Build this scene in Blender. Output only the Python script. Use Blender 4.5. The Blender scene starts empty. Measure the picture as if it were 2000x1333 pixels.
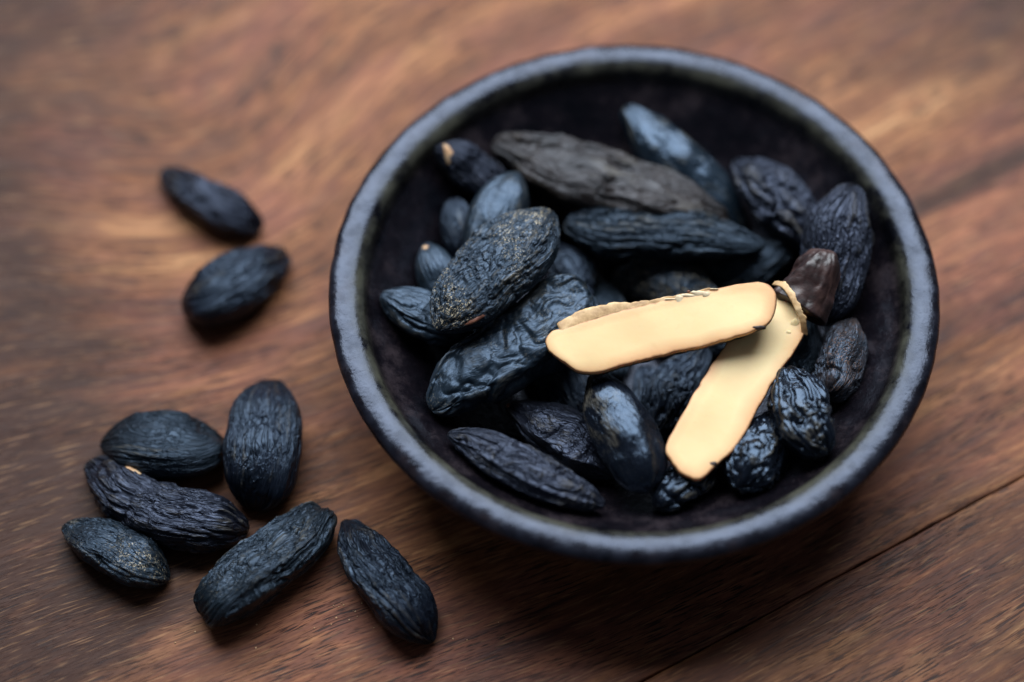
import bpy, math, random
import numpy as np

# ------------------------------------------------------------------ camera, world, light, exposure
# all modelling is done in centimetres; U turns them into metres when the meshes are made
U = 0.01
sc = bpy.context.scene
EL = math.radians(59.3)                       # camera looks down at this angle
LENS = 85.0
FPX = 2000 * LENS / 36.0
Fv = np.array([0, math.cos(EL), -math.sin(EL)])
Uv = np.array([0, math.sin(EL), math.cos(EL)])
Rv = np.array([1.0, 0, 0])
CAM = np.array([0, 0, 3.2]) - 60.3 * Fv - Rv * (238 / FPX * 60.3) - Uv * (103.5 / FPX * 60.3)

cd = bpy.data.cameras.new("camera")
cam = bpy.data.objects.new("camera", cd)
sc.collection.objects.link(cam)
cam.location = CAM * U
cam.rotation_euler = (math.pi / 2 - EL, 0, 0)
cd.lens = LENS
cd.sensor_width = 36
cd.clip_start = 0.02
cd.clip_end = 50
cd.dof.use_dof = True
cd.dof.focus_distance = 0.593
cd.dof.aperture_fstop = 2.7
cd.dof.aperture_blades = 9
sc.camera = cam

world = bpy.data.worlds.new("World")
sc.world = world
world.use_nodes = True
bg = world.node_tree.nodes["Background"]
bg.inputs[0].default_value = (0.62, 0.68, 0.80, 1)
bg.inputs[1].default_value = 0.10

def area_light(name, loc, target, sx, sy, power, col):
    ld = bpy.data.lights.new(name, 'AREA')
    ld.shape = 'RECTANGLE'
    ld.size = sx
    ld.size_y = sy
    ld.energy = power
    ld.color = col
    lo = bpy.data.objects.new(name, ld)
    sc.collection.objects.link(lo)
    from mathutils import Vector
    lo.location = loc
    lo.rotation_euler = (Vector(target) - Vector(loc)).to_track_quat('-Z', 'Y').to_euler()
    return lo
area_light("window_light", (-0.03, 0.60, 0.80), (0, 0.02, 0), 1.15, 0.74, 28.0, (0.86, 0.93, 1.0))

sc.view_settings.view_transform = 'Standard'
sc.view_settings.look = 'None'
sc.view_settings.exposure = 0.05
sc.view_settings.gamma = 1.0
sc.render.engine = 'CYCLES'

# ------------------------------------------------------------------ helpers
def at(px, py, z):
    d = Fv + Rv * ((px - 1000) / FPX) + Uv * ((666.5 - py) / FPX)
    return CAM + d * ((z - CAM[2]) / d[2])

def proj(P):
    q = P - CAM
    w = q @ Fv
    return 1000 + FPX * (q @ Rv) / w, 666.5 - FPX * (q @ Uv) / w, w

_rng = np.random.RandomState(7)
_perm = _rng.permutation(256)
_perm = np.concatenate([_perm, _perm, _perm])
_g = _rng.normal(size=(256, 3))
_g /= np.linalg.norm(_g, axis=1)[:, None]
_rot = np.linalg.qr(np.random.RandomState(3).normal(size=(3, 3)))[0]

def noise(p):
    """3-D gradient noise, about -0.7..0.7; p is (n,3)"""
    p = p @ _rot
    i = np.floor(p).astype(int)
    f = p - i
    i &= 255
    w = f * f * f * (f * (f * 6 - 15) + 10)
    out = 0
    for dx in (0, 1):
        wx = w[:, 0] if dx else 1 - w[:, 0]
        for dy in (0, 1):
            wy = w[:, 1] if dy else 1 - w[:, 1]
            for dz in (0, 1):
                wz = w[:, 2] if dz else 1 - w[:, 2]
                h = _perm[_perm[_perm[i[:, 0] + dx] + i[:, 1] + dy] + i[:, 2] + dz]
                g = _g[h]
                out = out + wx * wy * wz * (g[:, 0] * (f[:, 0] - dx) + g[:, 1] * (f[:, 1] - dy) + g[:, 2] * (f[:, 2] - dz))
    return out

def new_obj(name, verts, faces, mat, parent=None, smooth=True, origin=None, attrs=None):
    V = np.asarray(verts, float)
    o0 = V.mean(0) if origin is None else np.asarray(origin, float)
    me = bpy.data.meshes.new(name)
    me.from_pydata(((V - o0) * U).tolist(), [], faces)
    if smooth:
        me.polygons.foreach_set('use_smooth', [True] * len(me.polygons))
    for k, a in (attrs or {}).items():
        a = np.asarray(a, float)
        if a.ndim == 2:
            at_ = me.attributes.new(k, 'FLOAT_VECTOR', 'POINT')
            at_.data.foreach_set('vector', a.ravel())
        else:
            at_ = me.attributes.new(k, 'FLOAT', 'POINT')
            at_.data.foreach_set('value', a)
    me.materials.append(mat)
    me.update()
    o = bpy.data.objects.new(name, me)
    sc.collection.objects.link(o)
    if parent is None:
        o.location = o0 * U
    else:
        o.parent = parent
        o.location = o0 * U - np.array(parent.location)
    o['_o'] = 0
    del o['_o']
    return o

def empty(name, loc):
    o = bpy.data.objects.new(name, None)
    sc.collection.objects.link(o)
    o.location = np.asarray(loc) * U
    o.empty_display_size = 0.01
    return o

def tag(o, label=None, cat=None, group=None, kind=None):
    if label: o['label'] = label
    if cat: o['category'] = cat
    if group: o['group'] = group
    if kind: o['kind'] = kind

def grid_faces(n, m, closed=True):
    """n rows of m verts; wraps around m when closed"""
    F = []
    mm = m if closed else m - 1
    for i in range(n - 1):
        a = i * m
        for j in range(mm):
            k = (j + 1) % m
            F.append((a + j, a + k, a + m + k, a + m + j))
    return F

class NT:
    def __init__(self, name):
        self.m = bpy.data.materials.new(name)
        self.m.use_nodes = True
        self.t = self.m.node_tree
        self.b = self.t.nodes['Principled BSDF']
    def n(self, typ, props=None, **inp):
        nd = self.t.nodes.new(typ)
        for k, v in (props or {}).items():
            setattr(nd, k, v)
        for k, v in inp.items():
            key = int(k[1:]) if k[0] == '_' and k[1:].isdigit() else k.replace('_', ' ')
            self.set(nd.inputs[key], v)
        return nd
    def set(self, sock, v):
        if isinstance(v, bpy.types.NodeSocket):
            self.t.links.new(v, sock)
        else:
            sock.default_value = v
    def attr(self, name):
        return self.n('ShaderNodeAttribute', {'attribute_name': name})
    def noise(self, vec, scale, detail=3, rough=0.55, dist=0.0):
        return self.n('ShaderNodeTexNoise', Vector=vec, Scale=scale, Detail=detail, Roughness=rough, Distortion=dist).outputs[0]
    def mapping(self, vec, scale, loc=(0, 0, 0)):
        return self.n('ShaderNodeMapping', Vector=vec, Scale=scale, Location=loc).outputs[0]
    def ramp(self, fac, stops, interp='LINEAR'):
        nd = self.n('ShaderNodeValToRGB', Fac=fac)
        cr = nd.color_ramp
        cr.interpolation = interp
        while len(cr.elements) < len(stops):
            cr.elements.new(0.5)
        for e, (p, c) in zip(cr.elements, stops):
            e.position = p
            e.color = (c[0], c[1], c[2], 1) if not isinstance(c, (int, float)) else (c, c, c, 1)
        return nd.outputs[0]
    def math(self, op, a, b=0.0, c=0.0):
        nd = self.n('ShaderNodeMath', {'operation': op})
        self.set(nd.inputs[0], a); self.set(nd.inputs[1], b); self.set(nd.inputs[2], c)
        return nd.outputs[0]
    def maprange(self, v, a, b, c=0.0, d=1.0):
        return self.n('ShaderNodeMapRange', Value=v, From_Min=a, From_Max=b, To_Min=c, To_Max=d).outputs[0]
    def mix(self, fac, a, b, mode='MIX'):
        nd = self.n('ShaderNodeMix', {'data_type': 'RGBA', 'blend_type': mode})
        self.set(nd.inputs[0], fac)
        self.set(nd.inputs[6], a if isinstance(a, bpy.types.NodeSocket) else (*a, 1))
        self.set(nd.inputs[7], b if isinstance(b, bpy.types.NodeSocket) else (*b, 1))
        return nd.outputs[2]
    def bump(self, h, strength, dist, normal=None):
        nd = self.n('ShaderNodeBump', Strength=strength, Distance=dist, Height=h)
        if normal is not None:
            self.t.links.new(normal, nd.inputs['Normal'])
        return nd.outputs[0]

# ------------------------------------------------------------------ materials
def wood_material():
    t = NT('oiled hardwood')
    g = t.attr('grain').outputs['Vector']
    warp = t.noise(t.mapping(g, (0.07, 0.22, 1)), 1.0, 3)
    add = t.n('ShaderNodeCombineXYZ', X=0.0, Y=t.math('MULTIPLY', t.math('SUBTRACT', warp, 0.5), 1.1), Z=0.0).outputs[0]
    gv = t.n('ShaderNodeVectorMath', {'operation': 'ADD'}, _0=g, _1=add).outputs[0]
    band = t.noise(t.mapping(gv, (0.06, 0.55, 1)), 1.0, 4, 0.55)
    fine = t.noise(t.mapping(gv, (0.42, 4.6, 1), (3, 7, 0)), 1.0, 6, 0.66)
    mott = t.noise(t.mapping(gv, (0.6, 2.6, 1), (4, 8, 0)), 1.0, 5, 0.62)
    patch = t.noise(t.mapping(gv, (0.16, 0.30, 1), (11, 3, 0)), 1.0, 3, 0.6)
    v = t.math('ADD', t.math('ADD', t.math('MULTIPLY', band, 0.42), t.math('MULTIPLY', mott, 0.16)), t.math('MULTIPLY', fine, 0.42))
    v = t.maprange(v, 0.36, 0.64)
    tone = t.ramp(v, [(0.0, (0.040, 0.017, 0.013)), (0.28, (0.125, 0.045, 0.020)), (0.52, (0.205, 0.078, 0.034)),
                      (0.74, (0.36, 0.160, 0.068)), (1.0, (0.52, 0.285, 0.135))])
    # reddish and violet-brown patches against golden ones
    redc = t.ramp(v, [(0.0, (0.048, 0.018, 0.016)), (0.5, (0.180, 0.064, 0.038)), (1.0, (0.380, 0.150, 0.076))])
    c = t.mix(t.maprange(patch, 0.44, 0.58), tone, redc)
    # dark stains and streaks, plus corner and edge vignette painted into the colour
    stain_vignette = t.attr('stain_vignette').outputs['Fac']
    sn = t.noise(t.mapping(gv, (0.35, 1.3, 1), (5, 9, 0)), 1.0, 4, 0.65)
    dk = t.maprange(t.math('ADD', t.math('MULTIPLY', sn, 0.9), t.math('MULTIPLY', stain_vignette, 0.75)), 0.58, 1.18)
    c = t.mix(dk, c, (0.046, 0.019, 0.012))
    # pores: short dark dashes along the grain
    p1 = t.noise(t.mapping(gv, (1.3, 18.0, 1), (1, 2, 0)), 1.0, 2, 0.5)
    p2 = t.noise(t.mapping(gv, (2.6, 34.0, 1), (9, 4, 0)), 1.0, 1, 0.5)
    pm = t.maprange(p1, 0.54, 0.61)
    pm2 = t.maprange(p2, 0.60, 0.68)
    pores = t.math('MAXIMUM', pm, t.math('MULTIPLY', pm2, 0.8))
    dens = t.maprange(t.noise(t.mapping(gv, (0.25, 0.8, 1), (2, 2, 2)), 1.0, 2), 0.35, 0.6, 0.25, 0.95)
    pores = t.math('MULTIPLY', pores, dens)
    c = t.mix(pores, c, (0.022, 0.011, 0.010))
    light = t.noise(t.mapping(gv, (1.1, 14.0, 1), (6, 1, 0)), 1.0, 3)
    c = t.mix(t.maprange(light, 0.56, 0.72, 0.0, 0.35), c, (0.46, 0.25, 0.12))
    t.set(t.b.inputs['Base Color'], c)
    r = t.maprange(fine, 0.3, 0.7, 0.42, 0.60)
    t.set(t.b.inputs['Roughness'], r)
    t.set(t.b.inputs['Specular IOR Level'], 0.13)
    h = t.math('SUBTRACT', t.math('MULTIPLY', fine, 0.35), pores)
    t.set(t.b.inputs['Normal'], t.bump(h, 0.45, 0.00012))
    return t.m

def glaze_material():
    t = NT('black iron glaze')
    oc = t.n('ShaderNodeTexCoord').outputs['Object']
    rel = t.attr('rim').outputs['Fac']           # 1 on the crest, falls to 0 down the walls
    inn = t.attr('inner_lip').outputs['Fac']
    n1 = t.noise(oc, 75.0, 6, 0.72)
    n2 = t.noise(oc, 520.0, 3, 0.6)
    n3 = t.noise(oc, 160.0, 4, 0.6)
    c = t.ramp(n1, [(0.36, (0.0015, 0.0015, 0.0025)), (0.52, (0.0055, 0.0042, 0.006)), (0.66, (0.024, 0.018, 0.021))])
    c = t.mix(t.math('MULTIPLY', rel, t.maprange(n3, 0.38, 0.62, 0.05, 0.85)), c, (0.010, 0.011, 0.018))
    lip = t.math('MULTIPLY', inn, t.maprange(n1, 0.38, 0.60, 0.0, 0.9))
    c = t.mix(lip, c, (0.050, 0.050, 0.036))
    t.set(t.b.inputs['Base Color'], c)
    ro = t.math('ADD', t.maprange(n3, 0.35, 0.65, 0.16, 0.32), t.math('ADD', t.math('MULTIPLY', lip, 0.15), t.math('MULTIPLY', rel, 0.04)))
    t.set(t.b.inputs['Roughness'], ro)
    t.set(t.b.inputs['Specular IOR Level'], t.math('ADD', 0.30, t.math('MULTIPLY', rel, t.maprange(n3, 0.36, 0.66, 0.0, 0.30))))
    t.set(t.b.inputs['Specular Tint'], (0.66, 0.76, 1.0, 1))
    b1 = t.bump(n3, 0.35, 0.0006)
    b2 = t.bump(n2, 0.5, 0.0003, b1)
    t.set(t.b.inputs['Normal'], b2)
    return t.m

def bean_material(name, base, high, rough=0.46, dustc=(0.26, 0.23, 0.17), fine=0.5, spec=0.5, tint=(0.50, 0.70, 1.0, 1)):
    t = NT(name)
    wc = t.attr('wc').outputs['Vector']
    oc = t.n('ShaderNodeTexCoord').outputs['Object']
    du = t.attr('dust').outputs['Fac']
    rg = t.attr('ridge').outputs['Fac']
    n1 = t.noise(oc, 130.0, 4, 0.6)
    n2 = t.noise(wc, 6.0, 4, 0.65)
    c = t.mix(t.maprange(n1, 0.35, 0.68), base, high)
    c = t.mix(t.maprange(n2, 0.52, 0.75, 0.0, 0.12), c, tuple(min(1, x * 2.2) for x in high))
    # pale crystals and dust caught on the ridges
    sp = t.noise(oc, 2300.0, 2, 0.7)
    sp2 = t.noise(oc, 420.0, 3, 0.6)
    m = t.math('MULTIPLY', t.maprange(sp, 0.54, 0.64), t.maprange(sp2, 0.42, 0.60))
    m = t.math('MULTIPLY', t.math('MULTIPLY', m, du), 2.0)
    edge = t.math('MULTIPLY', t.maprange(rg, 0.35, 1.0), 0.35)
    m = t.math('MAXIMUM', m, t.math('MULTIPLY', edge, t.maprange(n2, 0.4, 0.65)))
    m = t.math('MAXIMUM', m, t.math('MULTIPLY', t.maprange(sp, 0.66, 0.74), 0.22))
    c = t.mix(m, c, dustc)
    t.set(t.b.inputs['Base Color'], c)
    t.set(t.b.inputs['Roughness'], t.maprange(n2, 0.3, 0.7, rough - 0.09, rough + 0.12))
    t.set(t.b.inputs['Specular IOR Level'], spec)
    t.set(t.b.inputs['Specular Tint'], tint)
    cr = t.noise(wc, 1.7, 3, 0.5, 0.35)
    crease = t.maprange(t.math('ABSOLUTE', t.math('SUBTRACT', cr, 0.5)), 0.0, 0.055)
    cr2 = t.noise(wc, 3.6, 2, 0.5, 0.3)
    crease2 = t.maprange(t.math('ABSOLUTE', t.math('SUBTRACT', cr2, 0.5)), 0.0, 0.05)
    b = t.bump(crease, min(1.0, fine * 0.85), 0.00032)
    b = t.bump(crease2, min(1.0, fine * 0.7), 0.00016, b)
    b = t.bump(n2, fine, 0.00025, b)
    b = t.bump(t.noise(oc, 900.0, 3, 0.6), fine * 0.6, 0.00012, b)
    t.set(t.b.inputs['Normal'], b)
    return t.m

def flesh_material():
    t = NT('cream seed flesh')
    e = t.attr('edge').outputs['Fac']
    oc = t.n('ShaderNodeTexCoord').outputs['Object']
    n1 = t.noise(oc, 60.0, 3, 0.5)
    n2 = t.noise(oc, 500.0, 3, 0.6)
    n3 = t.noise(oc, 28.0, 2, 0.5)
    n4 = t.noise(t.mapping(oc, (420, 600, 420)), 1.0, 4, 0.7)
    c = t.mix(t.maprange(n3, 0.40, 0.60), (0.83, 0.63, 0.33), (0.80, 0.54, 0.27))
    c = t.mix(t.maprange(n1, 0.45, 0.70, 0.0, 0.5), c, (0.80, 0.63, 0.34))
    c = t.mix(t.maprange(n4, 0.58, 0.75, 0.0, 0.16), c, (0.62, 0.36, 0.17))
    c = t.mix(t.maprange(t.math('ADD', e, t.math('MULTIPLY', n1, 0.7)), 0.90, 1.36, 0.0, 0.9), c, (0.72, 0.38, 0.18))
    c = t.mix(t.maprange(t.math('ADD', e, t.math('MULTIPLY', n2, 0.12)), 1.00, 1.07, 0.0, 0.95), c, (0.26, 0.11, 0.05))
    t.set(t.b.inputs['Base Color'], c)
    t.set(t.b.inputs['Roughness'], 0.5)
    t.set(t.b.inputs['Specular IOR Level'], 0.35)
    t.set(t.b.inputs['Subsurface Weight'], 0.25)
    t.set(t.b.inputs['Subsurface Radius'], (0.0022, 0.0014, 0.0007))
    t.set(t.b.inputs['Subsurface Scale'], 1.0)
    t.set(t.b.inputs['Normal'], t.bump(n4, 0.07, 0.0003, t.bump(t.noise(oc, 140.0, 4, 0.6), 0.15, 0.0005)))
    return t.m

def skin_material(name, c1, c2, c3, rough=0.5):
    t = NT(name)
    oc = t.n('ShaderNodeTexCoord').outputs['Object']
    n1 = t.noise(oc, 220.0, 5, 0.65)
    c = t.ramp(n1, [(0.32, c1), (0.52, c2), (0.70, c3)])
    t.set(t.b.inputs['Base Color'], c)
    t.set(t.b.inputs['Roughness'], rough)
    t.set(t.b.inputs['Normal'], t.bump(t.noise(oc, 600.0, 4, 0.6), 0.5, 0.0003))
    return t.m

M_WOOD = wood_material()
M_GLAZE = glaze_material()
M_SLATE = bean_material('slate black bean skin', (0.0025, 0.004, 0.006), (0.008, 0.013, 0.018), 0.40, spec=0.50, fine=1.0)
M_BLUE = bean_material('blue black bean skin', (0.002, 0.003, 0.0055), (0.0065, 0.009, 0.017), 0.37, spec=0.50, fine=0.95)
M_VIOLET = bean_material('violet black bean skin', (0.002, 0.0023, 0.004), (0.0075, 0.0085, 0.0145), 0.36, spec=0.52, fine=0.95, tint=(0.56, 0.68, 1.0, 1))
M_SMOOTH = bean_material('satin bean skin', (0.0045, 0.008, 0.012), (0.012, 0.020, 0.030), 0.36, fine=0.22, spec=0.54)
M_SATIN = bean_material('polished bean skin', (0.004, 0.008, 0.013), (0.010, 0.017, 0.026), 0.25, fine=0.2, spec=0.6)
M_GLOSS = bean_material('glossy bean skin', (0.0015, 0.002, 0.0035), (0.004, 0.0055, 0.010), 0.22, fine=0.22, spec=0.55)
M_BROWN = bean_material('grey brown bean skin', (0.007, 0.005, 0.0045), (0.022, 0.015, 0.0125), 0.42, fine=0.6, spec=0.45, tint=(0.85, 0.9, 1.0, 1))
M_RUST = bean_material('scuffed brownish bean skin', (0.003, 0.004, 0.006), (0.022, 0.014, 0.011), 0.40, (0.17, 0.09, 0.05), fine=0.8, spec=0.55)
M_DUSTY = bean_material('crystal dusted bean skin', (0.003, 0.005, 0.008), (0.009, 0.015, 0.021), 0.38, (0.46, 0.38, 0.25), fine=0.9, spec=0.6)
M_FLESH = flesh_material()
M_CAP = skin_material('wine brown seed skin', (0.010, 0.006, 0.006), (0.032, 0.015, 0.014), (0.070, 0.036, 0.030), 0.40)
M_SKINEDGE = skin_material('tan inner skin', (0.30, 0.16, 0.07), (0.60, 0.38, 0.18), (0.76, 0.54, 0.30), 0.55)
M_UNDER = skin_material('dark seed skin', (0.012, 0.008, 0.008), (0.035, 0.022, 0.018), (0.085, 0.045, 0.03), 0.5)
M_TORN = skin_material('torn brown skin', (0.012, 0.008, 0.009), (0.055, 0.028, 0.022), (0.22, 0.12, 0.075), 0.5)
M_CHIP = skin_material('exposed pale flesh', (0.40, 0.20, 0.10), (0.62, 0.38, 0.20), (0.78, 0.56, 0.34), 0.6)
M_REDCHIP = skin_material('exposed reddish flesh', (0.10, 0.03, 0.02), (0.25, 0.10, 0.06), (0.45, 0.25, 0.16), 0.55)
M_FLAKE = skin_material('pale papery flake', (0.60, 0.42, 0.26), (0.80, 0.66, 0.44), (0.88, 0.78, 0.60), 0.6)

# ------------------------------------------------------------------ table: boards with a recessed joint
SA = at(1250, 1333, 0)
SB = at(2000, 930, 0)
GD = (SB - SA)[:2] / np.linalg.norm((SB - SA)[:2])      # direction of the joint and of the grain
GN = np.array([-GD[1], GD[0]])
table = empty('wooden_table', (0, 0, 0))
tag(table, 'oiled reddish brown hardwood table top of glued boards with a fine dark joint', kind='structure')

def board(v0, v1, u0, u1, step, seed, top):
    us = np.arange(u0, u1 + step, step)
    vs = np.arange(v0, v1 + step * 0.5, step)
    vs = np.unique(np.r_[np.clip(vs, v0, v1), v1])
    b = 0.035
    rows_v = np.r_[v0, v0 + 0.012, v0 + b, vs[(vs > v0 + b) & (vs < v1 - b)], v1 - b, v1 - 0.012, v1]
    zz = np.r_[-0.045, -0.010, 0, np.zeros(len(rows_v) - 6), 0, -0.010, -0.045]
    rows_v = np.r_[v0, rows_v, v1]
    zz = np.r_[-1.8, zz, -1.8]
    uu, vv = np.meshgrid(us, rows_v)
    z = np.repeat((zz + top)[:, None], len(us), 1)
    X = SA[0] + GD[0] * uu + GN[0] * vv
    Y = SA[1] + GD[1] * uu + GN[1] * vv
    wob = noise(np.c_[uu.ravel() * 0.9, np.full(uu.size, seed), np.zeros(uu.size)]).reshape(uu.shape) * 0.035
    lo = (vv <= v0 + 0.06)
    hi = (vv >= v1 - 0.06)
    X = X + GN[0] * wob * (lo | hi); Y = Y + GN[1] * wob * (lo | hi)
    P = np.c_[X.ravel(), Y.ravel(), z.ravel()]
    # grain field: along/across coordinates, bent round a figure near the upper left
    gu, gv = uu.ravel().copy(), vv.ravel().copy()
    ph = math.radians(-9) * np.exp(-np.clip((X.ravel() + 6) / 9.0, 0, None) ** 1.5) * 1.0
    c0 = at(450, 400, 0)
    dx, dy = P[:, 0] - c0[0], P[:, 1] - c0[1]
    r2 = (dx * GD[0] + dy * GD[1]) ** 2 / 5.5 ** 2 + (dx * GN[0] + dy * GN[1]) ** 2 / 6.0 ** 2
    gv2 = gv + 3.4 * np.exp(-r2) + np.tan(-ph) * (gu - 5) * 0.55
    st = np.zeros(len(P))  # dark wood streaks, and lens vignette painted in at the corners and edges
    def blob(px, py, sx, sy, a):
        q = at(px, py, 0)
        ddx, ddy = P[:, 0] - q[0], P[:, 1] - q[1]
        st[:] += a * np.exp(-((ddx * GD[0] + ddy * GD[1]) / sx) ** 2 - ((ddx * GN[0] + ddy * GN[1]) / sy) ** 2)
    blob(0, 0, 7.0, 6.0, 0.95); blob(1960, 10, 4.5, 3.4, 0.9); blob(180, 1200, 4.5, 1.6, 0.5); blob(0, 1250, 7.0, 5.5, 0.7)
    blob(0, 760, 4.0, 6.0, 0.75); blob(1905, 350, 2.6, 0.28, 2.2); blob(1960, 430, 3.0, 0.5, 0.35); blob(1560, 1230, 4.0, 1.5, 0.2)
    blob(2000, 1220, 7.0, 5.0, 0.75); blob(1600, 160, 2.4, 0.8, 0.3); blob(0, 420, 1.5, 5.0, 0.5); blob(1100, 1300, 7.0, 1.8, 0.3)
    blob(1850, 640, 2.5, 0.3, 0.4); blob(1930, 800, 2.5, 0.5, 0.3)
    G = np.c_[gu + seed * 31.7, gv2 + seed * 17.3, np.full(len(P), seed * 5.0)]
    F = [f[::-1] for f in grid_faces(len(rows_v), len(us), False)]
    F = [f[::-1] for f in F]
    o = new_obj('board', P, F, M_WOOD, table, origin=(SA[0] + GD[0] * (u0 + u1) / 2 + GN[0] * (v0 + v1) / 2, SA[1] + GD[1] * (u0 + u1) / 2 + GN[1] * (v0 + v1) / 2, 0), attrs={'grain': G, 'stain_vignette': np.clip(st, 0, 1)})
    return o
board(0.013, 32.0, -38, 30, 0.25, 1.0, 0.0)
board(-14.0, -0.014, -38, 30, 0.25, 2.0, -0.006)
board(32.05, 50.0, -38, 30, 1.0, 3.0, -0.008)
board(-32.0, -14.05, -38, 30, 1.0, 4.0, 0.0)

# ------------------------------------------------------------------ the bowl
def bowl():
    prof = []   # (r, z, rim, inner_lip)
    outer = [(0.0, 0.22), (2.6, 0.22), (3.15, 0.20), (3.25, 0.02), (3.38, 0.0), (3.6, 0.02), (3.72, 0.14), (3.9, 0.36), (4.5, 0.66), (5.3, 1.12),
             (6.1, 1.68), (6.75, 2.20), (7.2, 2.60), (7.47, 2.86), (7.585, 3.02), (7.61, 3.13), (7.58, 3.24), (7.48, 3.325), (7.32, 3.365), (7.10, 3.360),
             (6.90, 3.30), (6.76, 3.18), (6.69, 3.02)]
    for r, z in outer: prof.append((r, z))
    for r in np.linspace(6.60, 0.0, 26):
        prof.append((r, 0.62 + 2.30 * (max(0, r - 1.6) / 5.1) ** 1.75))
    prof = np.array(prof)
    # resample with Catmull-Rom
    s = np.r_[0, np.cumsum(np.hypot(*np.diff(prof, axis=0).T))]
    ts = np.unique(np.concatenate([np.linspace(0, s[-1], 110), np.linspace(s[11], s[23], 50)]))
    def cr(x, y, q):
        out = np.empty(len(q))
        m = np.gradient(y, x)
        k = np.clip(np.searchsorted(x, q, 'right') - 1, 0, len(x) - 2)
        h = x[k + 1] - x[k]; u = (q - x[k]) / h
        return (2*u**3-3*u**2+1)*y[k] + (u**3-2*u**2+u)*h*m[k] + (-2*u**3+3*u**2)*y[k+1] + (u**3-u**2)*h*m[k+1]
    r = np.clip(cr(s, prof[:, 0], ts), 0.0, None); z = np.clip(cr(s, prof[:, 1], ts), 0.0, None)
    seg = 288
    th = np.linspace(0, 2 * np.pi, seg, endpoint=False)
    rr, tt = np.meshgrid(r, th, indexing='ij'); zz = np.repeat(z[:, None], seg, 1)
    tloc = np.repeat(ts[:, None], seg, 1)
    # hand-made wobble
    q = np.c_[np.cos(tt).ravel() * 1.1, np.sin(tt).ravel() * 1.1, zz.ravel() * 0.3]
    w1 = noise(q + 3).reshape(rr.shape)
    w2 = noise(np.c_[(rr * np.cos(tt)).ravel() * 1.6, (rr * np.sin(tt)).ravel() * 1.6, zz.ravel() * 1.6]).reshape(rr.shape)
    w3 = noise(np.c_[(rr * np.cos(tt)).ravel() * 5, (rr * np.sin(tt)).ravel() * 5, zz.ravel() * 5]).reshape(rr.shape)
    f = np.clip(rr / 7.6, 0, 1)
    R2 = rr * (1 + 0.006 * w1 * f) + (0.030 * w2 + 0.008 * w3) * f
    Z2 = zz + (0.05 * w1 + 0.02 * w2 + 0.008 * w3) * f * (zz > 0.3)
    P = np.c_[(R2 * np.cos(tt)).ravel(), (R2 * np.sin(tt)).ravel(), Z2.ravel()]
    crest = s[18]
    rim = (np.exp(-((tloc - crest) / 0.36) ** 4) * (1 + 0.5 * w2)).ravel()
    lip = np.exp(-((tloc - (crest + 0.52)) / 0.26) ** 2).ravel()
    F = grid_faces(len(ts), seg)
    o = new_obj('bowl', P, F, M_GLAZE, None, origin=(0, 0, 0), attrs={'rim': rim, 'inner_lip': lip})
    tag(o, 'round black glazed stoneware bowl filled with dark wrinkled beans', 'bowl')
    return o
bowl()

# ------------------------------------------------------------------ beans
def smooth_interp(x, y, q):
    m = np.gradient(y, x)
    k = np.clip(np.searchsorted(x, q, 'right') - 1, 0, len(x) - 2)
    h = x[k + 1] - x[k]; u = (q - x[k]) / h
    return (2*u**3-3*u**2+1)*y[k] + (u**3-2*u**2+u)*h*m[k] + (-2*u**3+3*u**2)*y[k+1] + (u**3-u**2)*h*m[k+1]

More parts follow.
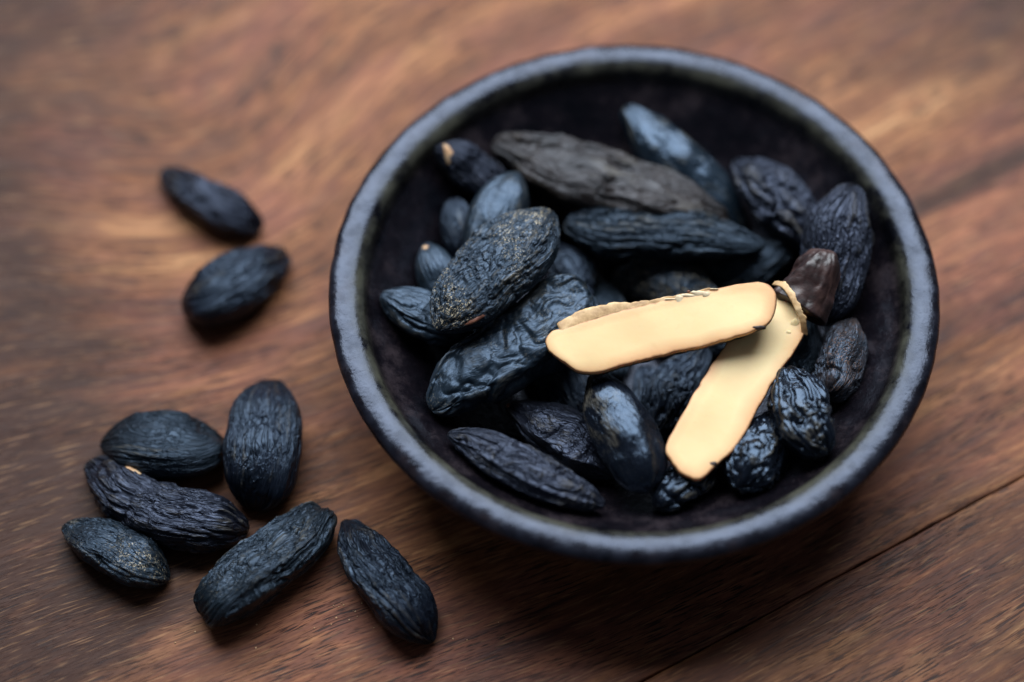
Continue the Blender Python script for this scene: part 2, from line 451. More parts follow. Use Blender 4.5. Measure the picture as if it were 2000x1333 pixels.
def bean(pts, za, zb, mat, seed, th=0.8, fur=0.035, ff=5.0, fs=0.6, vein=0.0, vf=2.0, crk=0.0, dent=0.06, flat=None,
         keel=None, dust=0.0, name='tonka_bean', on_table=False, up=None, parent=None, cap=1.15, cap1=None, n=200, m=150, fine2=0.45, ex=0.86, sharp=0.10, roll=0.0):
    fur = fur * 1.3
    pts = np.array(pts, float)
    pts[0, 2] *= 0.78 if cap > 0.5 else 1.0; pts[-1, 2] *= 0.78 if cap1 is None else 1.0
    d = np.r_[0, np.cumsum(np.hypot(*np.diff(pts[:, :2], axis=0).T))]
    t = d / d[-1]
    q = np.linspace(0, 1, 60)
    X = smooth_interp(t, pts[:, 0], q); Y = smooth_interp(t, pts[:, 1], q); W = np.clip(smooth_interp(t, pts[:, 2], q), 6, None)
    W = W * (0.97 + (0.08 * (1 - flat) if flat is not None else 0))
    W = W * (1 + 0.10 * noise(np.c_[q * 4.0, np.full(60, seed * 2.7), np.zeros(60)]))
    C = np.array([at(x, y, za + (zb - za) * k) for x, y, k in zip(X, Y, q)])
    Wc = W * ((C - CAM) @ Fv) / FPX
    if on_table:      # centre height is the half thickness
        C = np.array([at(x, y, w * th * 0.92) for x, y, w in zip(X, Y, Wc)])
    # stations along the body; the width is the envelope of discs set along the centre line, so the ends round off smoothly
    L = np.r_[0, np.cumsum(np.linalg.norm(np.diff(C, axis=0), axis=1))]
    T0 = C[1] - C[0]; T0 /= np.linalg.norm(T0)
    T1 = C[-1] - C[-2]; T1 /= np.linalg.norm(T1)
    E0, E1 = Wc[0] * cap, Wc[-1] * (cap if cap1 is None else cap1)
    lin = np.linspace(-1, 1, n)
    ends = np.sin(lin * math.pi / 2)
    sp_ = 0.45 * lin + 0.55 * ends
    s0_, s1_ = -E0 * 0.9995, L[-1] + E1 * 0.9995
    SS = s0_ + (sp_ + 1) / 2 * (s1_ - s0_)
    WW = np.zeros(n)
    for li, wi in zip(L, Wc):
        dsv = SS - li
        dsv = np.where(SS < 0, -li + SS * (Wc[0] / E0), dsv)
        dsv = np.where(SS > L[-1], (L[-1] - li) + (SS - L[-1]) * (Wc[-1] / E1), dsv)
        WW = np.maximum(WW, np.sqrt(np.clip(wi ** 2 - dsv ** 2, 0, None)))
    for _ in range(14):
        WW[2:-2] = (WW[1:-3] + 2 * WW[2:-2] + WW[3:-1]) / 4
    WW = np.maximum(WW, 0.004)
    CC = np.stack([np.interp(SS, L, C[:, k]) for k in range(3)], 1)
    CC += np.clip(SS, None, 0)[:, None] * T0 + np.clip(SS - L[-1], 0, None)[:, None] * T1
    TT = np.gradient(CC, axis=0)
    TT /= np.linalg.norm(TT, axis=1)[:, None]
    for _ in range(8):
        TT[1:-1] = (TT[:-2] + TT[1:-1] + TT[2:]) / 3
    TT /= np.linalg.norm(TT, axis=1)[:, None]
    upv = np.array([0, 0, 1.0]) if on_table else np.array([0, 0, 0.65]) - Fv * 0.35
    if up is not None: upv = np.array(up, float)
    N = upv[None] - (TT @ upv)[:, None] * TT
    N /= np.linalg.norm(N, axis=1)[:, None]
    S = np.cross(TT, N)
    if roll:
        cr_, sr_ = math.cos(roll), math.sin(roll)
        N, S = N * cr_ + S * sr_, S * cr_ - N * sr_
    a = np.linspace(0, 2 * np.pi, m, endpoint=False)
    ca, sa = np.cos(a), np.sin(a)
    cx = np.sign(ca) * np.abs(ca) ** ex
    cy = np.sign(sa) * np.abs(sa) ** ex
    rows = len(CC)
    A = np.repeat(a[None], rows, 0)
    Wg = WW[:, None]
    Sg = np.repeat(SS[:, None], m, 1)
    x = Wg * cx[None]
    y = Wg * th * cy[None]
    if flat is not None:
        lim = flat * Wg * th
        y = np.where(y > lim * 0.8, lim * 0.8 + lim * 0.2 * np.tanh((y - lim * 0.8) / (lim * 0.2 + 1e-6)), y)
    if keel is not None:
        for (ka, kw, kh) in keel:
            da = (A - ka + np.pi) % (2 * np.pi) - np.pi
            wob = noise(np.c_[Sg.ravel() * 0.8, np.full(Sg.size, seed * 3.1 + ka), np.zeros(Sg.size)]).reshape(Sg.shape) * 0.35
            g = 1 + kh * np.exp(-((da + wob) / kw) ** 2)
            x *= g; y *= g
    P = CC[:, None] + x[..., None] * S[:, None] + y[..., None] * N[:, None]
    Rm = float(np.percentile(WW, 70))
    base = np.c_[Sg.ravel(), (np.cos(A) * Rm).ravel(), (np.sin(A) * Rm).ravel()]
    sd = np.array([seed * 12.37, seed * 5.71, seed * 9.13])
    endf = np.clip(Wg / (0.45 * Rm), 0, 1) ** 0.7
    def displace(P, h):
        du = np.gradient(P, axis=0)
        dv = np.roll(P, -1, 1) - np.roll(P, 1, 1)
        nn = np.cross(du, dv)
        nn /= (np.linalg.norm(nn, axis=2)[..., None] + 1e-9)
        c = P - CC[:, None]
        sgn = np.sign((nn * c).sum(2).mean())
        return P + nn * sgn * h[..., None]
    # broad dents
    h = dent * (noise(base * np.array([0.9, 1.3, 1.3]) + sd) + 0.55 * noise(base * np.array([1.7, 2.4, 2.4]) + sd + 7)).reshape(A.shape) * 1.6
    P = displace(P, h * endf)
    # wrinkles: furrows where a warped, lengthwise-stretched noise crosses zero
    w = np.c_[noise(base * 1.3 + sd + 3), noise(base * 1.3 + sd + 13), noise(base * 1.3 + sd + 23)]
    w2 = np.c_[noise(base * 4 + sd + 3), noise(base * 4 + sd + 13), noise(base * 4 + sd + 23)]
    hb = 0
    tot = np.zeros(A.size)
    ff = ff * 2.2
    fs = fs * 1.25
    q1 = base * np.array([fs, ff, ff]) + w * np.array([0.35, 0.8, 0.8]) * (2.5 / ff) ** 0.3 + w2 * 0.25 + sd
    n1 = noise(q1)
    mask = 0.55 + 0.9 * noise(base * 0.9 + sd + 41)
    mask = np.clip(mask, 0.12, 1.1)
    tot += fur * mask * (1.3 * np.abs(n1) ** 0.7 * 1.2 - 1.1 * np.exp(-(n1 / sharp) ** 2))
    q2 = base * np.array([fs * 2.3, ff * 2.0, ff * 2.0]) + w * 1.4 + w2 * 0.5 + sd + 50
    n2 = noise(q2)
    tot += fur * fine2 * mask * (np.abs(n2) * 1.5 - 0.9 * np.exp(-(n2 / (sharp * 1.1)) ** 2))
    if vein:
        q3 = base * np.array([vf * 0.55, vf, vf]) + w * 1.2 + w2 * 0.3 + sd + 80
        n3 = noise(q3)
        vm = np.clip(0.6 + 1.3 * noise(base * 0.8 + sd + 61), 0, 1)
        tot += vein * vm * np.exp(-(n3 / 0.055) ** 2)
        n4 = noise(q3 * 1.7 + 9)
        tot += vein * 0.55 * vm * np.exp(-(n4 / 0.07) ** 2)
    if crk:
        q4 = base * np.array([5.5, 8.5, 8.5]) + w2 * 0.9 + sd + 120
        n5 = noise(q4)
        tot += crk * (1 - np.abs(n5) * 3.0)
        tot += crk * 0.5 * noise(base * 15 + sd)
    ridge = tot.reshape(A.shape)
    P = displace(P, ridge * endf)
    # puckered ends
    V = P.reshape(-1, 3)
    if on_table:
        V = V + np.array([0, 0, -0.015 - V[:, 2].min()])
    rd = (ridge - ridge.mean()) / (ridge.std() * 2.2 + 1e-9)
    dn = np.clip(noise(base * 0.9 + sd + 200) * 2.5 + 0.6, 0, 1) * dust
    top = np.clip((np.sin(A).ravel() + 0.1) * 1.4, 0, 1)
    F = grid_faces(rows, m)
    c0 = len(V)
    V = np.vstack([V, P[0].mean(0)[None] if not on_table else V[:m].mean(0)[None], V[(rows - 1) * m: rows * m].mean(0)[None]])
    F += [(c0, (j + 1) % m, j) for j in range(m)]
    b0 = (rows - 1) * m
    F += [(c0 + 1, b0 + j, b0 + (j + 1) % m) for j in range(m)]
    pad = lambda z_: np.r_[z_, z_[0], z_[-1]]
    wcv = base * np.array([0.75, 3.2, 3.2]) + w * 0.6 + sd
    at_ = {'wc': np.vstack([wcv, wcv[:1], wcv[-1:]]), 'ridge': pad(np.clip(rd, -1, 1).ravel()), 'dust': pad((dn * top).ravel())}
    return new_obj(name, V, F, mat, parent, attrs=at_), V

BX = 'beans heaped in the bowl'
TX = 'loose beans on the table'
beans = {}
def put(key, pts, za, zb, mat, label, **k):
    o, V = bean(pts, za, zb, mat, k.pop('seed', (sum(map(ord, key)) * 7 % 97) / 3.0), **k)
    tag(o, label, 'bean', TX if key[0] == 'O' else BX)
    beans[key] = (o, V)

put('B1', [(868, 300, 26), (900, 315, 38), (940, 345, 44), (975, 375, 38)], 3.11, 2.39, M_VIOLET, "dark lumpy bean with a pale tan broken tip, by the bowl's upper left wall", fur=0.05, crk=0.006, dent=0.09)
put('B2', [(995, 284, 36), (1080, 322, 60), (1200, 362, 62), (1320, 396, 52), (1395, 418, 30)], 2.68, 2.29, M_BROWN, "large long grey brown bean with broad soft folds across the back of the heap", fur=0.07, ff=1.0, fs=0.26, dent=0.09, sharp=0.16, keel=[(0.0,0.35,0.12)], flat=0.75, roll=-0.25, fine2=0.2)
put('B3', [(1240, 232, 36), (1290, 290, 54), (1350, 345, 54), (1405, 395, 45), (1435, 432, 28)], 2.65, 1.73, M_SATIN, "smooth blue grey bean with bright highlights, lying closest to the bowl's far wall", fur=0.018, ff=1.2, dent=0.06, sharp=0.2, crk=0.004, fine2=0.2, roll=-0.2)
put('B4', [(1450, 328, 26), (1490, 360, 50), (1540, 410, 58), (1580, 455, 48)], 2.58, 2.42, M_VIOLET, "bean with coarse wavy folds between the smooth highlighted bean and the upright one at right", fur=0.085, ff=1.1, fs=0.6, dent=0.06, sharp=0.16, flat=0.75, roll=-0.3, fine2=0.25, keel=[(0.1,0.25,0.12)])
put('B5', [(1655, 395, 42), (1638, 440, 62), (1630, 520, 62), (1620, 580, 50), (1613, 612, 30)], 3.41, 2.61, M_VIOLET, "broad upright bean with fine lengthwise wrinkles against the bowl's right wall", fur=0.045, ff=3.0, fs=0.5, dent=0.05, roll=-0.2, flat=0.8)
put('B6', [(1130, 440, 32), (1170, 447, 46), (1260, 452, 52), (1370, 461, 46), (1440, 473, 30), (1478, 479, 18)], 2.37, 2.47, M_SLATE, "pointed bean lying level with deep lengthwise furrows, just above the pale halves", fur=0.075, ff=2.6, fs=0.28, dent=0.05, flat=0.62, keel=[(0.0,0.28,0.14)], roll=-0.35)
put('B7', [(1055, 435, 38), (1018, 475, 70), (960, 530, 78), (905, 590, 60), (875, 625, 34)], 3.72, 3.57, M_DUSTY, "big crinkled bean sprinkled with pale golden crystals on top of the heap at left", fur=0.045, ff=2.6, fs=1.2, crk=0.024, dent=0.05, dust=1.0, flat=0.62, keel=[(3.14,0.25,0.12)], roll=0.4)
put('B8', [(998, 362, 34), (985, 390, 48), (960, 440, 52), (940, 500, 50)], 3.06, 2.78, M_SMOOTH, "smooth grey green bean standing up behind the crystal dusted bean", fur=0.015, ff=1.2, dent=0.06, crk=0.004, dust=0.15, fine2=0.2)
put('B9', [(890, 408, 24), (897, 435, 38), (915, 490, 42)], 2.43, 2.04, M_BLUE, "blurred small dark bean below the tan tipped one and left of the smooth standing one", fur=0.02, dent=0.06)
put('B10', [(836, 492, 20), (850, 525, 40), (870, 575, 48)], 2.4, 2.26, M_SMOOTH, "grey bean end with a tiny orange tip poking up left of the crystal dusted bean", fur=0.02, dent=0.08)
put('B11', [(762, 582, 22), (795, 597, 40), (845, 622, 46), (890, 640, 42)], 2.82, 2.45, M_SMOOTH, "bean tapering to the left against the bowl's left wall, leftmost in the bowl", fur=0.045, ff=1.4, vein=0.015, dent=0.05, keel=[(0.0,0.25,0.14)], flat=0.65, roll=-0.3, fine2=0.3)
put('B12', [(858, 788, 34), (902, 745, 56), (980, 693, 70), (1060, 640, 72), (1112, 600, 64), (1140, 582, 50)], 2.55, 2.95, M_SMOOTH, "large blue grey bean with a squared end and puckered skin, left of the halves", fur=0.060, ff=0.9, fs=0.7, crk=0.004, dent=0.09, flat=0.70, keel=[(-0.1,0.20,0.12)], roll=-0.12, sharp=0.14, vein=0.018, vf=1.2, cap=0.8, cap1=0.3, dust=0.25, fine2=0.18, ex=0.75)
put('B13', [(998, 796, 14), (1035, 815, 36), (1090, 845, 58), (1150, 882, 56), (1185, 910, 38)], 1.79, 1.91, M_VIOLET, "bean with a reddish pointed tip and one curved raised fold below the squared bean", fur=0.04, ff=1.0, fs=0.3, crk=0.006, dent=0.08, keel=[(0.9,0.20,0.30)], sharp=0.12, fine2=0.3, roll=-0.1)
put('B14', [(885, 853, 14), (935, 872, 36), (1010, 912, 45), (1090, 950, 39), (1145, 973, 24), (1172, 983, 12)], 2.7, 2.63, M_VIOLET, "slim pointed bean with thin raised lengthwise seams, lowest on the bowl's front left wall", fur=0.03, ff=1.3, fs=0.2, vein=0.030, vf=1.0, crk=0.004, dent=0.04, keel=[(1.15,0.10,0.16),(0.45,0.10,0.14)], fine2=0.4)
put('B15', [(1175, 755, 36), (1195, 800, 56), (1225, 860, 64), (1248, 910, 54), (1255, 930, 42)], 2.7, 2.77, M_GLOSS, "glossy dark bean with a white highlight on its end, left of the lower half", fur=0.012, ff=0.7, fs=0.4, dent=0.07, sharp=0.25, keel=[(1.7,0.45,0.12)], fine2=0.15, crk=0.002)
put('B16', [(1225, 548, 32), (1270, 548, 46), (1330, 562, 50), (1370, 585, 42)], 1.2, 1.51, M_DUSTY, "rough pitted bean half hidden directly above the upper pale half", fur=0.05, ff=1.6, fs=1.4, crk=0.03, vein=0.02, dust=0.6, dent=0.08)
put('B17', [(1380, 555, 28), (1420, 540, 45), (1480, 512, 48), (1515, 498, 38)], 1.11, 1.89, M_SLATE, "shadowed dark bean beneath the right end of the furrowed level bean", fur=0.03, dent=0.07)
put('B18', [(1100, 505, 32), (1115, 530, 42), (1128, 570, 36)], 1.65, 1.62, M_BLUE, "small shadowed bean with upright ribs right of the crystal dusted bean", fur=0.06, ff=1.8, fs=0.8, dent=0.06)
put('B19', [(1542, 745, 34), (1555, 780, 52), (1565, 820, 58), (1586, 856, 40), (1602, 870, 24)], 3.12, 3.08, M_GLOSS, "raisin like bean with a dense net of raised wrinkles right of the lower pale half", fur=0.060, ff=1.3, fs=0.7, vein=0.06, vf=1.4, dent=0.12, sharp=0.11, flat=0.8, fine2=0.25)
put('B20', [(1512, 830, 40), (1490, 870, 53), (1465, 915, 48), (1453, 935, 32)], 2.33, 2.7, M_GLOSS, "bean with loopy raised wrinkles on its end, in front of the raisin like one", fur=0.05, ff=1.3, fs=0.5, vein=0.05, vf=1.3, dent=0.06, fine2=0.25)
put('B21', [(1285, 982, 14), (1305, 968, 32), (1345, 935, 42), (1385, 905, 38)], 2.49, 2.19, M_GLOSS, "small crumpled bean poking out below the tip of the lower pale half", fur=0.06, ff=1.3, fs=0.8, vein=0.03, dent=0.14)
put('B22', [(1662, 645, 26), (1655, 670, 40), (1642, 710, 46), (1628, 745, 38), (1622, 758, 26)], 2.58, 2.61, M_RUST, "bean with torn brownish skin against the bowl's right wall below the upright one", fur=0.05, ff=1.3, fs=1.0, dent=0.12, crk=0.01, dust=0.8)
put('B23', [(1365, 695, 28), (1330, 740, 45), (1295, 800, 45), (1285, 830, 34)], 1.39, 1.18, M_BLUE, "shadowed wrinkled bean in the angle between the two pale halves", fur=0.05, ff=2.0, fs=0.6, dent=0.06)
put('B25', [(885, 650, 18), (930, 652, 26), (990, 630, 32), (1030, 610, 28)], 1.74, 1.11, M_SLATE, "narrow dark bean wedged under the crystal dusted bean", fur=0.03, dent=0.06)
put('B26', [(1078, 548, 13), (1085, 565, 22), (1100, 610, 26)], 1.94, 1.67, M_SMOOTH, "tiny blue bean tip just above the squared bean", fur=0.03, dent=0.09)
put('B27', [(1572, 650, 35), (1562, 690, 42), (1540, 735, 38)], 1.92, 1.88, M_SLATE, "dark bean hidden under the brown skin cap of the lower half", fur=0.03, dent=0.06)
put('F1', [(1150, 560, 34), (1180, 610, 46), (1195, 670, 46), (1200, 720, 36)], 1.0, 1.25, M_SLATE, "buried dark bean behind the left end of the upper pale half", fur=0.04, dent=0.06)
put('F2', [(1290, 650, 34), (1340, 660, 48), (1400, 650, 48), (1440, 640, 34)], 1.05, 1.23, M_SLATE, "buried dark bean under the middle of the upper pale half", fur=0.04, dent=0.06)
put('F3', [(1380, 760, 34), (1400, 800, 46), (1420, 850, 44), (1425, 880, 34)], 1.58, 1.9, M_SLATE, "buried dark bean under the middle of the lower pale half", fur=0.04, dent=0.06)
put('F4', [(1050, 700, 34), (1090, 740, 46), (1120, 790, 44)], 1.13, 1.25, M_BLUE, "buried dark bean between the squared bean and the bean with the curved fold", fur=0.04, dent=0.06)
put('O1', [(330, 350, 22), (365, 372, 36), (415, 402, 41), (462, 427, 38), (492, 442, 24)], 0, 0, M_VIOLET, "slim dark bean farthest back on the table, uppermost of the pair left of the bowl", fur=0.05, ff=1.6, fs=0.5, dent=0.08, crk=0.008, on_table=True)
put('O2', [(540, 512, 31.62), (500, 536, 53.940000000000005), (460, 560, 61.38), (415, 588, 55.800000000000004), (388, 602, 39.06)], 0, 0, M_BLUE, "plump oval bean on the table, lower of the pair left of the bowl", fur=0.06, ff=2.0, fs=0.4, dent=0.07, crk=0.006, on_table=True)
put('O3', [(225, 869, 34), (260, 868, 54), (320, 872, 67), (380, 872, 58), (410, 868, 36)], 0, 0, M_SLATE, "oval matt bean lying level behind the bent bean with the pale chip", fur=0.034, ff=2.8, fs=0.4, dent=0.05, flat=0.7, roll=-0.15, keel=[(0.0,0.3,0.08)], on_table=True)
put('O4', [(528, 775, 40), (521, 820, 66), (515, 880, 74), (510, 935, 64), (505, 968, 42)], 0, 0, M_BLUE, "broad upright oval bean, widest of the loose group, nearest below the pair", fur=0.042, ff=2.8, fs=0.38, dent=0.05, flat=0.72, on_table=True)
put('O5', [(190, 917, 26), (228, 952, 50), (280, 992, 56), (350, 1014, 60), (420, 1026, 56), (455, 1034, 38)], 0, 0, M_VIOLET, "long bent bean with coarse folds and a pale orange chip on its upper side", fur=0.065, ff=1.9, fs=0.8, vein=0.015, dent=0.08, sharp=0.13, on_table=True)
put('O6', [(145, 1038, 24), (185, 1057, 44), (235, 1082, 50), (285, 1110, 42), (315, 1126, 22)], 0, 0, M_DUSTY, "small crinkled bean with silvery specks, leftmost on the table", fur=0.045, ff=2.3, fs=0.8, crk=0.016, dust=0.5, dent=0.05, flat=0.62, keel=[(0.05,0.22,0.12)], roll=-0.3, on_table=True)
put('O7', [(622, 1012, 36), (590, 1048, 54), (530, 1097, 60), (460, 1150, 58), (420, 1186, 44), (408, 1204, 30)], 0, 0, M_SLATE, "long blunt ended bean with thin pale vein ridges leaning up to the right", fur=0.055, ff=1.6, fs=0.28, vein=0.034, vf=1.3, dent=0.08, flat=0.60, keel=[(3.1,0.2,0.14)], roll=0.35, cap=0.45, dust=0.12, ex=0.78, on_table=True)
put('O8', [(690, 1036, 26), (712, 1082, 46), (757, 1142, 56), (806, 1203, 50), (832, 1240, 26)], 0, 0, M_BLUE, "bean tapering to a pinched tip, rightmost of the loose ones", fur=0.045, ff=2.3, fs=0.5, crk=0.006, vein=0.015, dent=0.04, flat=0.62, keel=[(0.05,0.18,0.14)], roll=-0.4, on_table=True)
put('F5', [(1265, 740, 30), (1272, 775, 40), (1264, 810, 38)], 0.98, 0.98, M_BLUE, "buried dark bean in the gap right of the glossy highlighted bean", fur=0.04, dent=0.06)

def patch(key, px, py, lpx, wpx, ang, mat, name='bare_patch', label=None, thick=0.04, seed=1):
    """a chip in the skin: finds the visible surface point of the bean at that place and lays an irregular sliver on it"""
    o, V = beans[key]
    x, y, w = proj(V)
    d = np.hypot(x - px, y - py)
    c = np.argsort(d)[:60]
    k = c[np.argmin(w[c])]
    c0 = V[k]
    nb = V[np.linalg.norm(V - c0, axis=1) < 0.25]
    nb = nb[((nb - CAM) @ Fv) < ((c0 - CAM) @ Fv) + 0.22]
    _, _, vt = np.linalg.svd(nb - nb.mean(0))
    nrm = vt[2]
    if nrm @ (CAM - c0) < 0: nrm = -nrm
    s = ((c0 - CAM) @ Fv) / FPX
    du = Rv * math.cos(ang) + Uv * math.sin(ang)
    du = du - nrm * (du @ nrm); du /= np.linalg.norm(du)
    dv = np.cross(nrm, du)
    P = []; n, m = 7, 26
    for i in range(n):
        f = math.sin(math.pi / 2 * i / (n - 1)) if i else 0.02
        for j in range(m):
            a = 2 * math.pi * j / m
            rr = 1 + 0.45 * float(noise(np.array([[math.cos(a) * 1.7 + seed, math.sin(a) * 1.7, seed * 2.3]]))[0])
            P.append(c0 + du * lpx * s * f * rr * math.cos(a) + dv * wpx * s * f * rr * math.sin(a) + nrm * (thick * (1 - f ** 3) - 0.02 - 0.02 * f))
    P = np.array(P)
    P += nrm * (noise(P * 7)[:, None] * 0.02)
    F = grid_faces(n, m)
    F.append(tuple(range(m))[::-1])
    p = new_obj(name, P, F, mat, o)
    if label: p['label'] = label
    return p

patch('B1', 872, 300, 9, 20, 0.25, M_CHIP, 'chip', 'pale tan broken tip', seed=2)
patch('B10', 828, 482, 8, 7, 0.3, M_CHIP, 'chip', 'tiny orange tip', seed=3)
patch('B7', 930, 630, 22, 5, 0.45, M_REDCHIP, 'chip', 'narrow reddish slit in the skin', thick=0.03, seed=4)
patch('O5', 262, 912, 20, 11, -0.7, M_CHIP, 'chip', 'pale orange chip in the skin', seed=5)
patch('B13', 990, 790, 8, 6, 0.0, M_REDCHIP, 'chip', 'reddish tip', thick=0.03, seed=8)


# ------------------------------------------------------------------ the split bean: two pale halves
def half(name, outline, axis, za, zb, label, depth, skin_low, seed):
    ol = np.array(outline, float)
    d = np.r_[0, np.cumsum(np.hypot(*np.diff(np.vstack([ol, ol[:1]]), axis=0).T))]
    n = 200
    q = np.linspace(0, d[-1], n, endpoint=False)
    xs = np.r_[ol[:, 0], ol[0, 0]]; ys = np.r_[ol[:, 1], ol[0, 1]]
    k = 3
    xe = np.r_[xs[-1 - k:-1], xs, xs[1:k + 1]]; ye = np.r_[ys[-1 - k:-1], ys, ys[1:k + 1]]
    de = np.r_[d[-1 - k:-1] - d[-1], d, d[1:k + 1] + d[-1]]
    X = smooth_interp(de, xe, q); Y = smooth_interp(de, ye, q)
    a = at(*axis[0], za); b = at(*axis[1], zb)
    T = (b - a) / np.linalg.norm(b - a)
    N = np.array([0, 0, 0.72]) - Fv * 0.45
    N = N - T * (T @ N); N /= np.linalg.norm(N)
    S = np.cross(T, N)
    def onplane(px, py, lift=0.0):
        dr = Fv + Rv * ((px - 1000) / FPX) + Uv * ((666.5 - py) / FPX)
        return CAM + dr * (((a + N * lift - CAM) @ N) / (dr @ N))
    O = np.array([onplane(x, y) for x, y in zip(X, Y)])
    Lab = np.linalg.norm(b - a)
    jo = noise(np.c_[q / 26.0, np.full(n, seed + 5), np.zeros(n)]) * 0.055 + noise(np.c_[q / 9.0, np.full(n, seed + 9), np.zeros(n)]) * 0.022
    oc_ = O - O.mean(0); O = O + oc_ / np.linalg.norm(oc_, axis=1)[:, None] * jo[:, None]
    al = np.clip((O - a) @ T, 0.0, Lab)
    A = a + al[:, None] * T
    rad = O - A
    root = empty(name, O.mean(0) - N * depth)
    tag(root, label, 'bean half', 'halves of the split bean')
    jit = noise(np.c_[q / 22.0, np.full(n, seed), np.zeros(n)])
    # flesh: face, rounded edge and side wall
    rows = []; edge = []
    for s in list(np.linspace(0.0, 0.9, 18)) + [0.94, 0.97, 0.985]:
        rows.append(A + rad * s + N * (0.035 * (1 - s ** 4))[..., None] if False else A + rad * s + N * (0.02 * (1 - s ** 10)))
        edge.append(np.full(n, s))
    rows.append(A + rad * 1.0 - N * 0.003); edge.append(np.full(n, 1.0))
    rows.append(A + rad * 1.006 - N * 0.035); edge.append(np.full(n, 0.90))
    rows.append(A + rad * 1.015 - N * 0.16); edge.append(np.full(n, 0.85))
    rows.append(A + rad * 0.97 - N * 0.24); edge.append(np.full(n, 1.0))
    P = np.array(rows)
    flat = P.reshape(-1, 3)
    wv = noise(flat * 0.8 + seed) * 0.075 + noise(flat * 3.0 + seed) * 0.003
    P = (flat + N[None] * wv[:, None])
    F = grid_faces(len(rows), n)
    f = new_obj('cut_face', P, F, M_FLESH, root, attrs={'edge': np.array(edge).ravel()})
    # seed coat: rounded underside with an uneven torn edge
    rows = []
    lip = -0.01 + 0.09 * np.clip(jit * 2.2 + 0.4, 0, 1) + skin_low * np.clip(-(rad @ Uv) / (np.linalg.norm(rad, axis=1) + 1e-6), 0, 1)
    for i, c in enumerate(np.linspace(0, 1, 16)):
        ang = c * math.pi / 2
        rows.append(A + rad * (1.028 * math.cos(ang) ** 0.8 if c < 1 else 0.01) - N * (lip * (1 - c) + 0.0)[:, None] - N * (depth * math.sin(ang)))
    P = np.array(rows).reshape(-1, 3)
    P = P + (noise(P * 5 + seed) * 0.03)[:, None] * N
    new_obj('seed_coat', P, grid_faces(16, n), M_UNDER, root)
    return root, onplane, N, T


c1_out = [(1066,667),(1078,648),(1102,642),(1160,624),(1215,607),(1262,596),(1330,580),(1400,564),(1450,554),(1486,552),(1506,560),(1517,578),(1516,602),
          (1503,628),(1478,643),(1445,655),(1400,668),(1350,681),(1300,691),(1250,704),(1200,718),(1160,727),(1130,724),(1105,710),(1084,694),(1070,680)]
c1, c1_plane, c1_N, c1_T = half('bean_half', c1_out, ((1120,676),(1462,602)), 3.68, 4.12,
    'upper pale cream half, lying across the other, thin brown skin along its top', 0.55, 0.15, 3.0)
c2_out = [(1301,878),(1304,862),(1318,836),(1340,798),(1368,748),(1395,705),(1425,664),(1455,625),(1484,590),(1508,566),(1530,556),(1552,566),(1568,590),(1575,618),
          (1572,646),(1552,684),(1526,722),(1500,762),(1476,806),(1452,850),(1430,882),(1408,900),(1390,916),(1374,932),(1354,935),(1332,925),(1314,905)]
c2, c2_plane, c2_N, c2_T = half('bean_half', c2_out, ((1350,876),(1522,612)), 3.10, 3.38,
    'lower pale cream half, dark brown skin cap still on its upper end', 0.55, 0.06, 8.0)

def ribbon(name, pin, pout, lin, lout, mat, root, plane, N, thick=0.02, seed=1.0, rag=0.03, label=None):
    k = 60
    def rs(p):
        p = np.array(p, float)
        d = np.r_[0, np.cumsum(np.hypot(*np.diff(p, axis=0).T))]; d /= d[-1]
        q = np.linspace(0, 1, k)
        return np.c_[smooth_interp(d, p[:, 0], q), smooth_interp(d, p[:, 1], q)]
    A = rs(pin); Bp = rs(pout)
    li = np.interp(np.linspace(0, 1, k), np.linspace(0, 1, len(lin)), lin)
    lo = np.interp(np.linspace(0, 1, k), np.linspace(0, 1, len(lout)), lout)
    a3 = np.array([plane(*p, l) for p, l in zip(A, li)])
    b3 = np.array([plane(*p, l) for p, l in zip(Bp, lo)])
    r = noise(np.c_[np.arange(k) * 0.33, np.full(k, seed), np.zeros(k)]) * rag * 2 + noise(np.c_[np.arange(k) * 0.9, np.full(k, seed), np.zeros(k)]) * rag
    w = b3 - a3; wl = np.linalg.norm(w, axis=1)[:, None] + 1e-6
    b3 = b3 + w / wl * r[:, None]
    rows = []
    m = 7
    for f in np.linspace(0, 1, m):
        rows.append(a3 + (b3 - a3) * f + N * (0.05 * math.sin(math.pi * f) * np.clip(wl * 2, 0, 1) * 0.35))
    up = np.array(rows); dn = up - N * thick
    P = np.concatenate([up, dn[::-1]])            # closed loop across, 2m rows
    P = P.transpose(1, 0, 2)                      # k stations of 2m points
    V = P.reshape(-1, 3)
    V = V + noise(V * 6 + seed)[:, None] * 0.02 * N
    F = grid_faces(k, 2 * m)
    F += [tuple(range(2 * m))[::-1], tuple(range((k - 1) * 2 * m, k * 2 * m))]
    o = new_obj(name, V, F, mat, root)
    if label: o['label'] = label
    return o
ribbon('skin_flap', [(1096,652),(1140,634),(1190,617),(1240,603),(1290,591),(1340,579),(1385,569)],
       [(1088,634),(1124,611),(1184,594),(1240,590),(1290,583),(1340,572),(1387,563)], [0.015, 0.02, 0.02, 0.01, 0.0], [0.0, 0.03, 0.03, 0.03, 0.03], M_SKINEDGE, c1, c1_plane, c1_N,
       label='thin tan skin curling off the edge')
ribbon('skin_rim', [(1508,556),(1524,560),(1540,578),(1552,602),(1562,626),(1566,652)],
       [(1514,549),(1532,551),(1549,570),(1562,595),(1573,621),(1577,656)], [0.08, 0.30, 0.40, 0.38, 0.24, 0.03], [0.12, 0.36, 0.46, 0.44, 0.30, 0.0], M_SKINEDGE, c2, c2_plane, c2_N, thick=0.03, seed=5.0, rag=0.03)
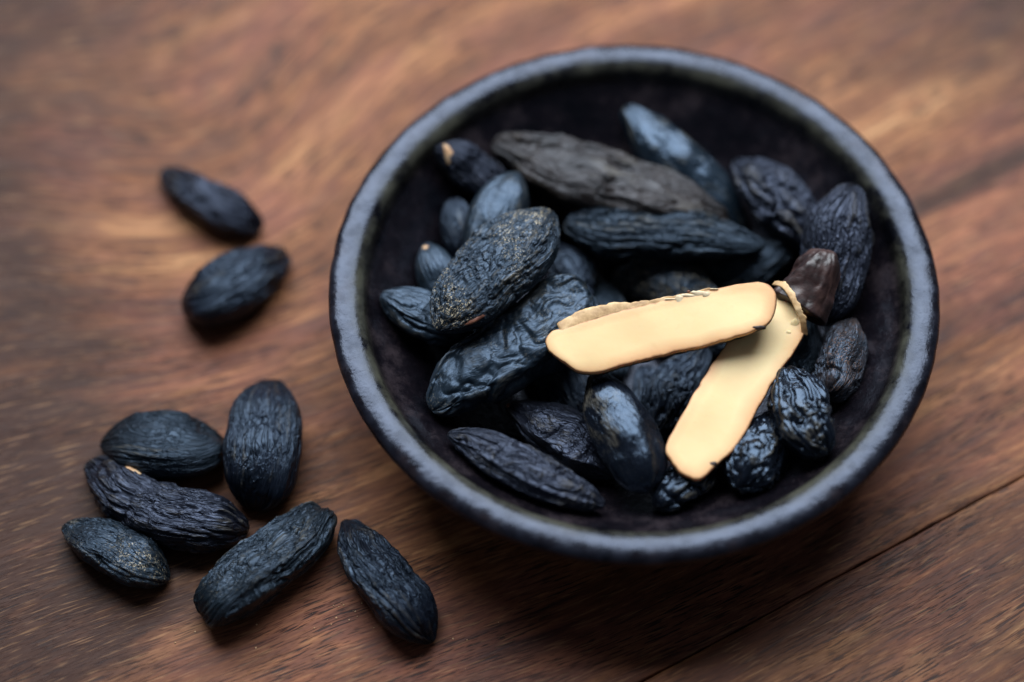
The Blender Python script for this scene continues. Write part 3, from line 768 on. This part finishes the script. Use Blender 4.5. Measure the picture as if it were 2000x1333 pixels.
bean([(1560,600,57),(1581,567,55),(1598,533,46),(1606,508,36)], 3.22, 3.72, M_CAP, 4.4, th=0.74, fur=0.030, ff=0.8, fs=0.4, fine2=0.25, dent=0.10, sharp=0.2,
     name='skin_cap', parent=c2, cap=0.12, cap1=0.6, keel=[(3.1, 0.2, 0.06), (0.0, 0.2, 0.06)])[0]['label'] = 'wine brown skin cap on the upper end'

def crumb(root, plane, N, px, py, sx, sy, lift, seed, mat, name='skin_flake'):
    c = plane(px, py) + N * lift
    P = []
    n, m = 8, 12
    for i in range(n):
        p = math.pi * (i + 0.02) / (n - 1 + 0.04)
        for j in range(m):
            a = 2 * math.pi * j / m
            P.append((math.sin(p) * math.cos(a), math.sin(p) * math.sin(a), math.cos(p)))
    P = np.array(P)
    r = 1 + 1.0 * noise(P * 1.8 + seed) + 0.5 * noise(P * 4 + seed)
    V = c + (P[:, :1] * sx * Rv + P[:, 1:2] * sy * Uv) * r[:, None] + P[:, 2:] * N * 0.035
    F = grid_faces(n, m) + [tuple(range(m))[::-1], tuple(range((n - 1) * m, n * m))]
    return new_obj(name, V, F, mat, root)
for i, (px, py, sx, sy) in enumerate([(1326, 586, 0.10, 0.12), (1344, 579, 0.22, 0.05), (1364, 575, 0.20, 0.07), (1378, 577, 0.10, 0.08), (1345, 571, 0.05, 0.03), (1310, 586, 0.14, 0.025), (1395, 566, 0.12, 0.02)]):
    crumb(c1, c1_plane, c1_N, px, py, sx, sy, 0.03, i * 3.3, M_REDCHIP if i == 4 else M_FLAKE)
crumb(c1, c1_plane, c1_N, 1484, 640, 0.15, 0.055, -0.015, 21.0, M_UNDER, 'bruise')
crumb(c2, c2_plane, c2_N, 1392, 908, 0.10, 0.08, -0.012, 25.0, M_UNDER, 'bruise')
crumb(c2, c2_plane, c2_N, 1551, 636, 0.11, 0.16, 0.03, 31.0, M_FLESH, 'flesh_bump')
crumb(c2, c2_plane, c2_N, 1540, 652, 0.10, 0.07, 0.02, 33.0, M_FLESH, 'flesh_bump')

# a few pale specks of dust on the wood in front of the loose beans
rs = np.random.RandomState(5)
DV, DF = [], []
for cx, cy, sd_, nn in ((650, 1190, 26, 9), (700, 1215, 30, 6), (470, 1235, 60, 4), (560, 960, 50, 4), (900, 1240, 60, 4)):
    for _ in range(nn):
        c = at(cx + rs.normal() * sd_, cy + rs.normal() * sd_ * 0.5, 0.012)
        sz = rs.uniform(0.010, 0.028)
        o8 = np.array([(1, 0, 0), (-1, 0, 0), (0, 1, 0), (0, -1, 0), (0, 0, 0.7), (0, 0, -0.5)]) * sz * rs.uniform(0.6, 1.3, (6, 1))
        b_ = len(DV)
        DV += list(c + o8)
        for a_, b2, c_ in ((0, 2, 4), (2, 1, 4), (1, 3, 4), (3, 0, 4), (2, 0, 5), (1, 2, 5), (3, 1, 5), (0, 3, 5)):
            DF.append((b_ + a_, b_ + b2, b_ + c_))
dust = new_obj('dust_specks', DV, DF, M_CHIP, smooth=False)
tag(dust, 'pale specks of dust scattered on the wood near the loose beans', 'dust', kind='stuff')
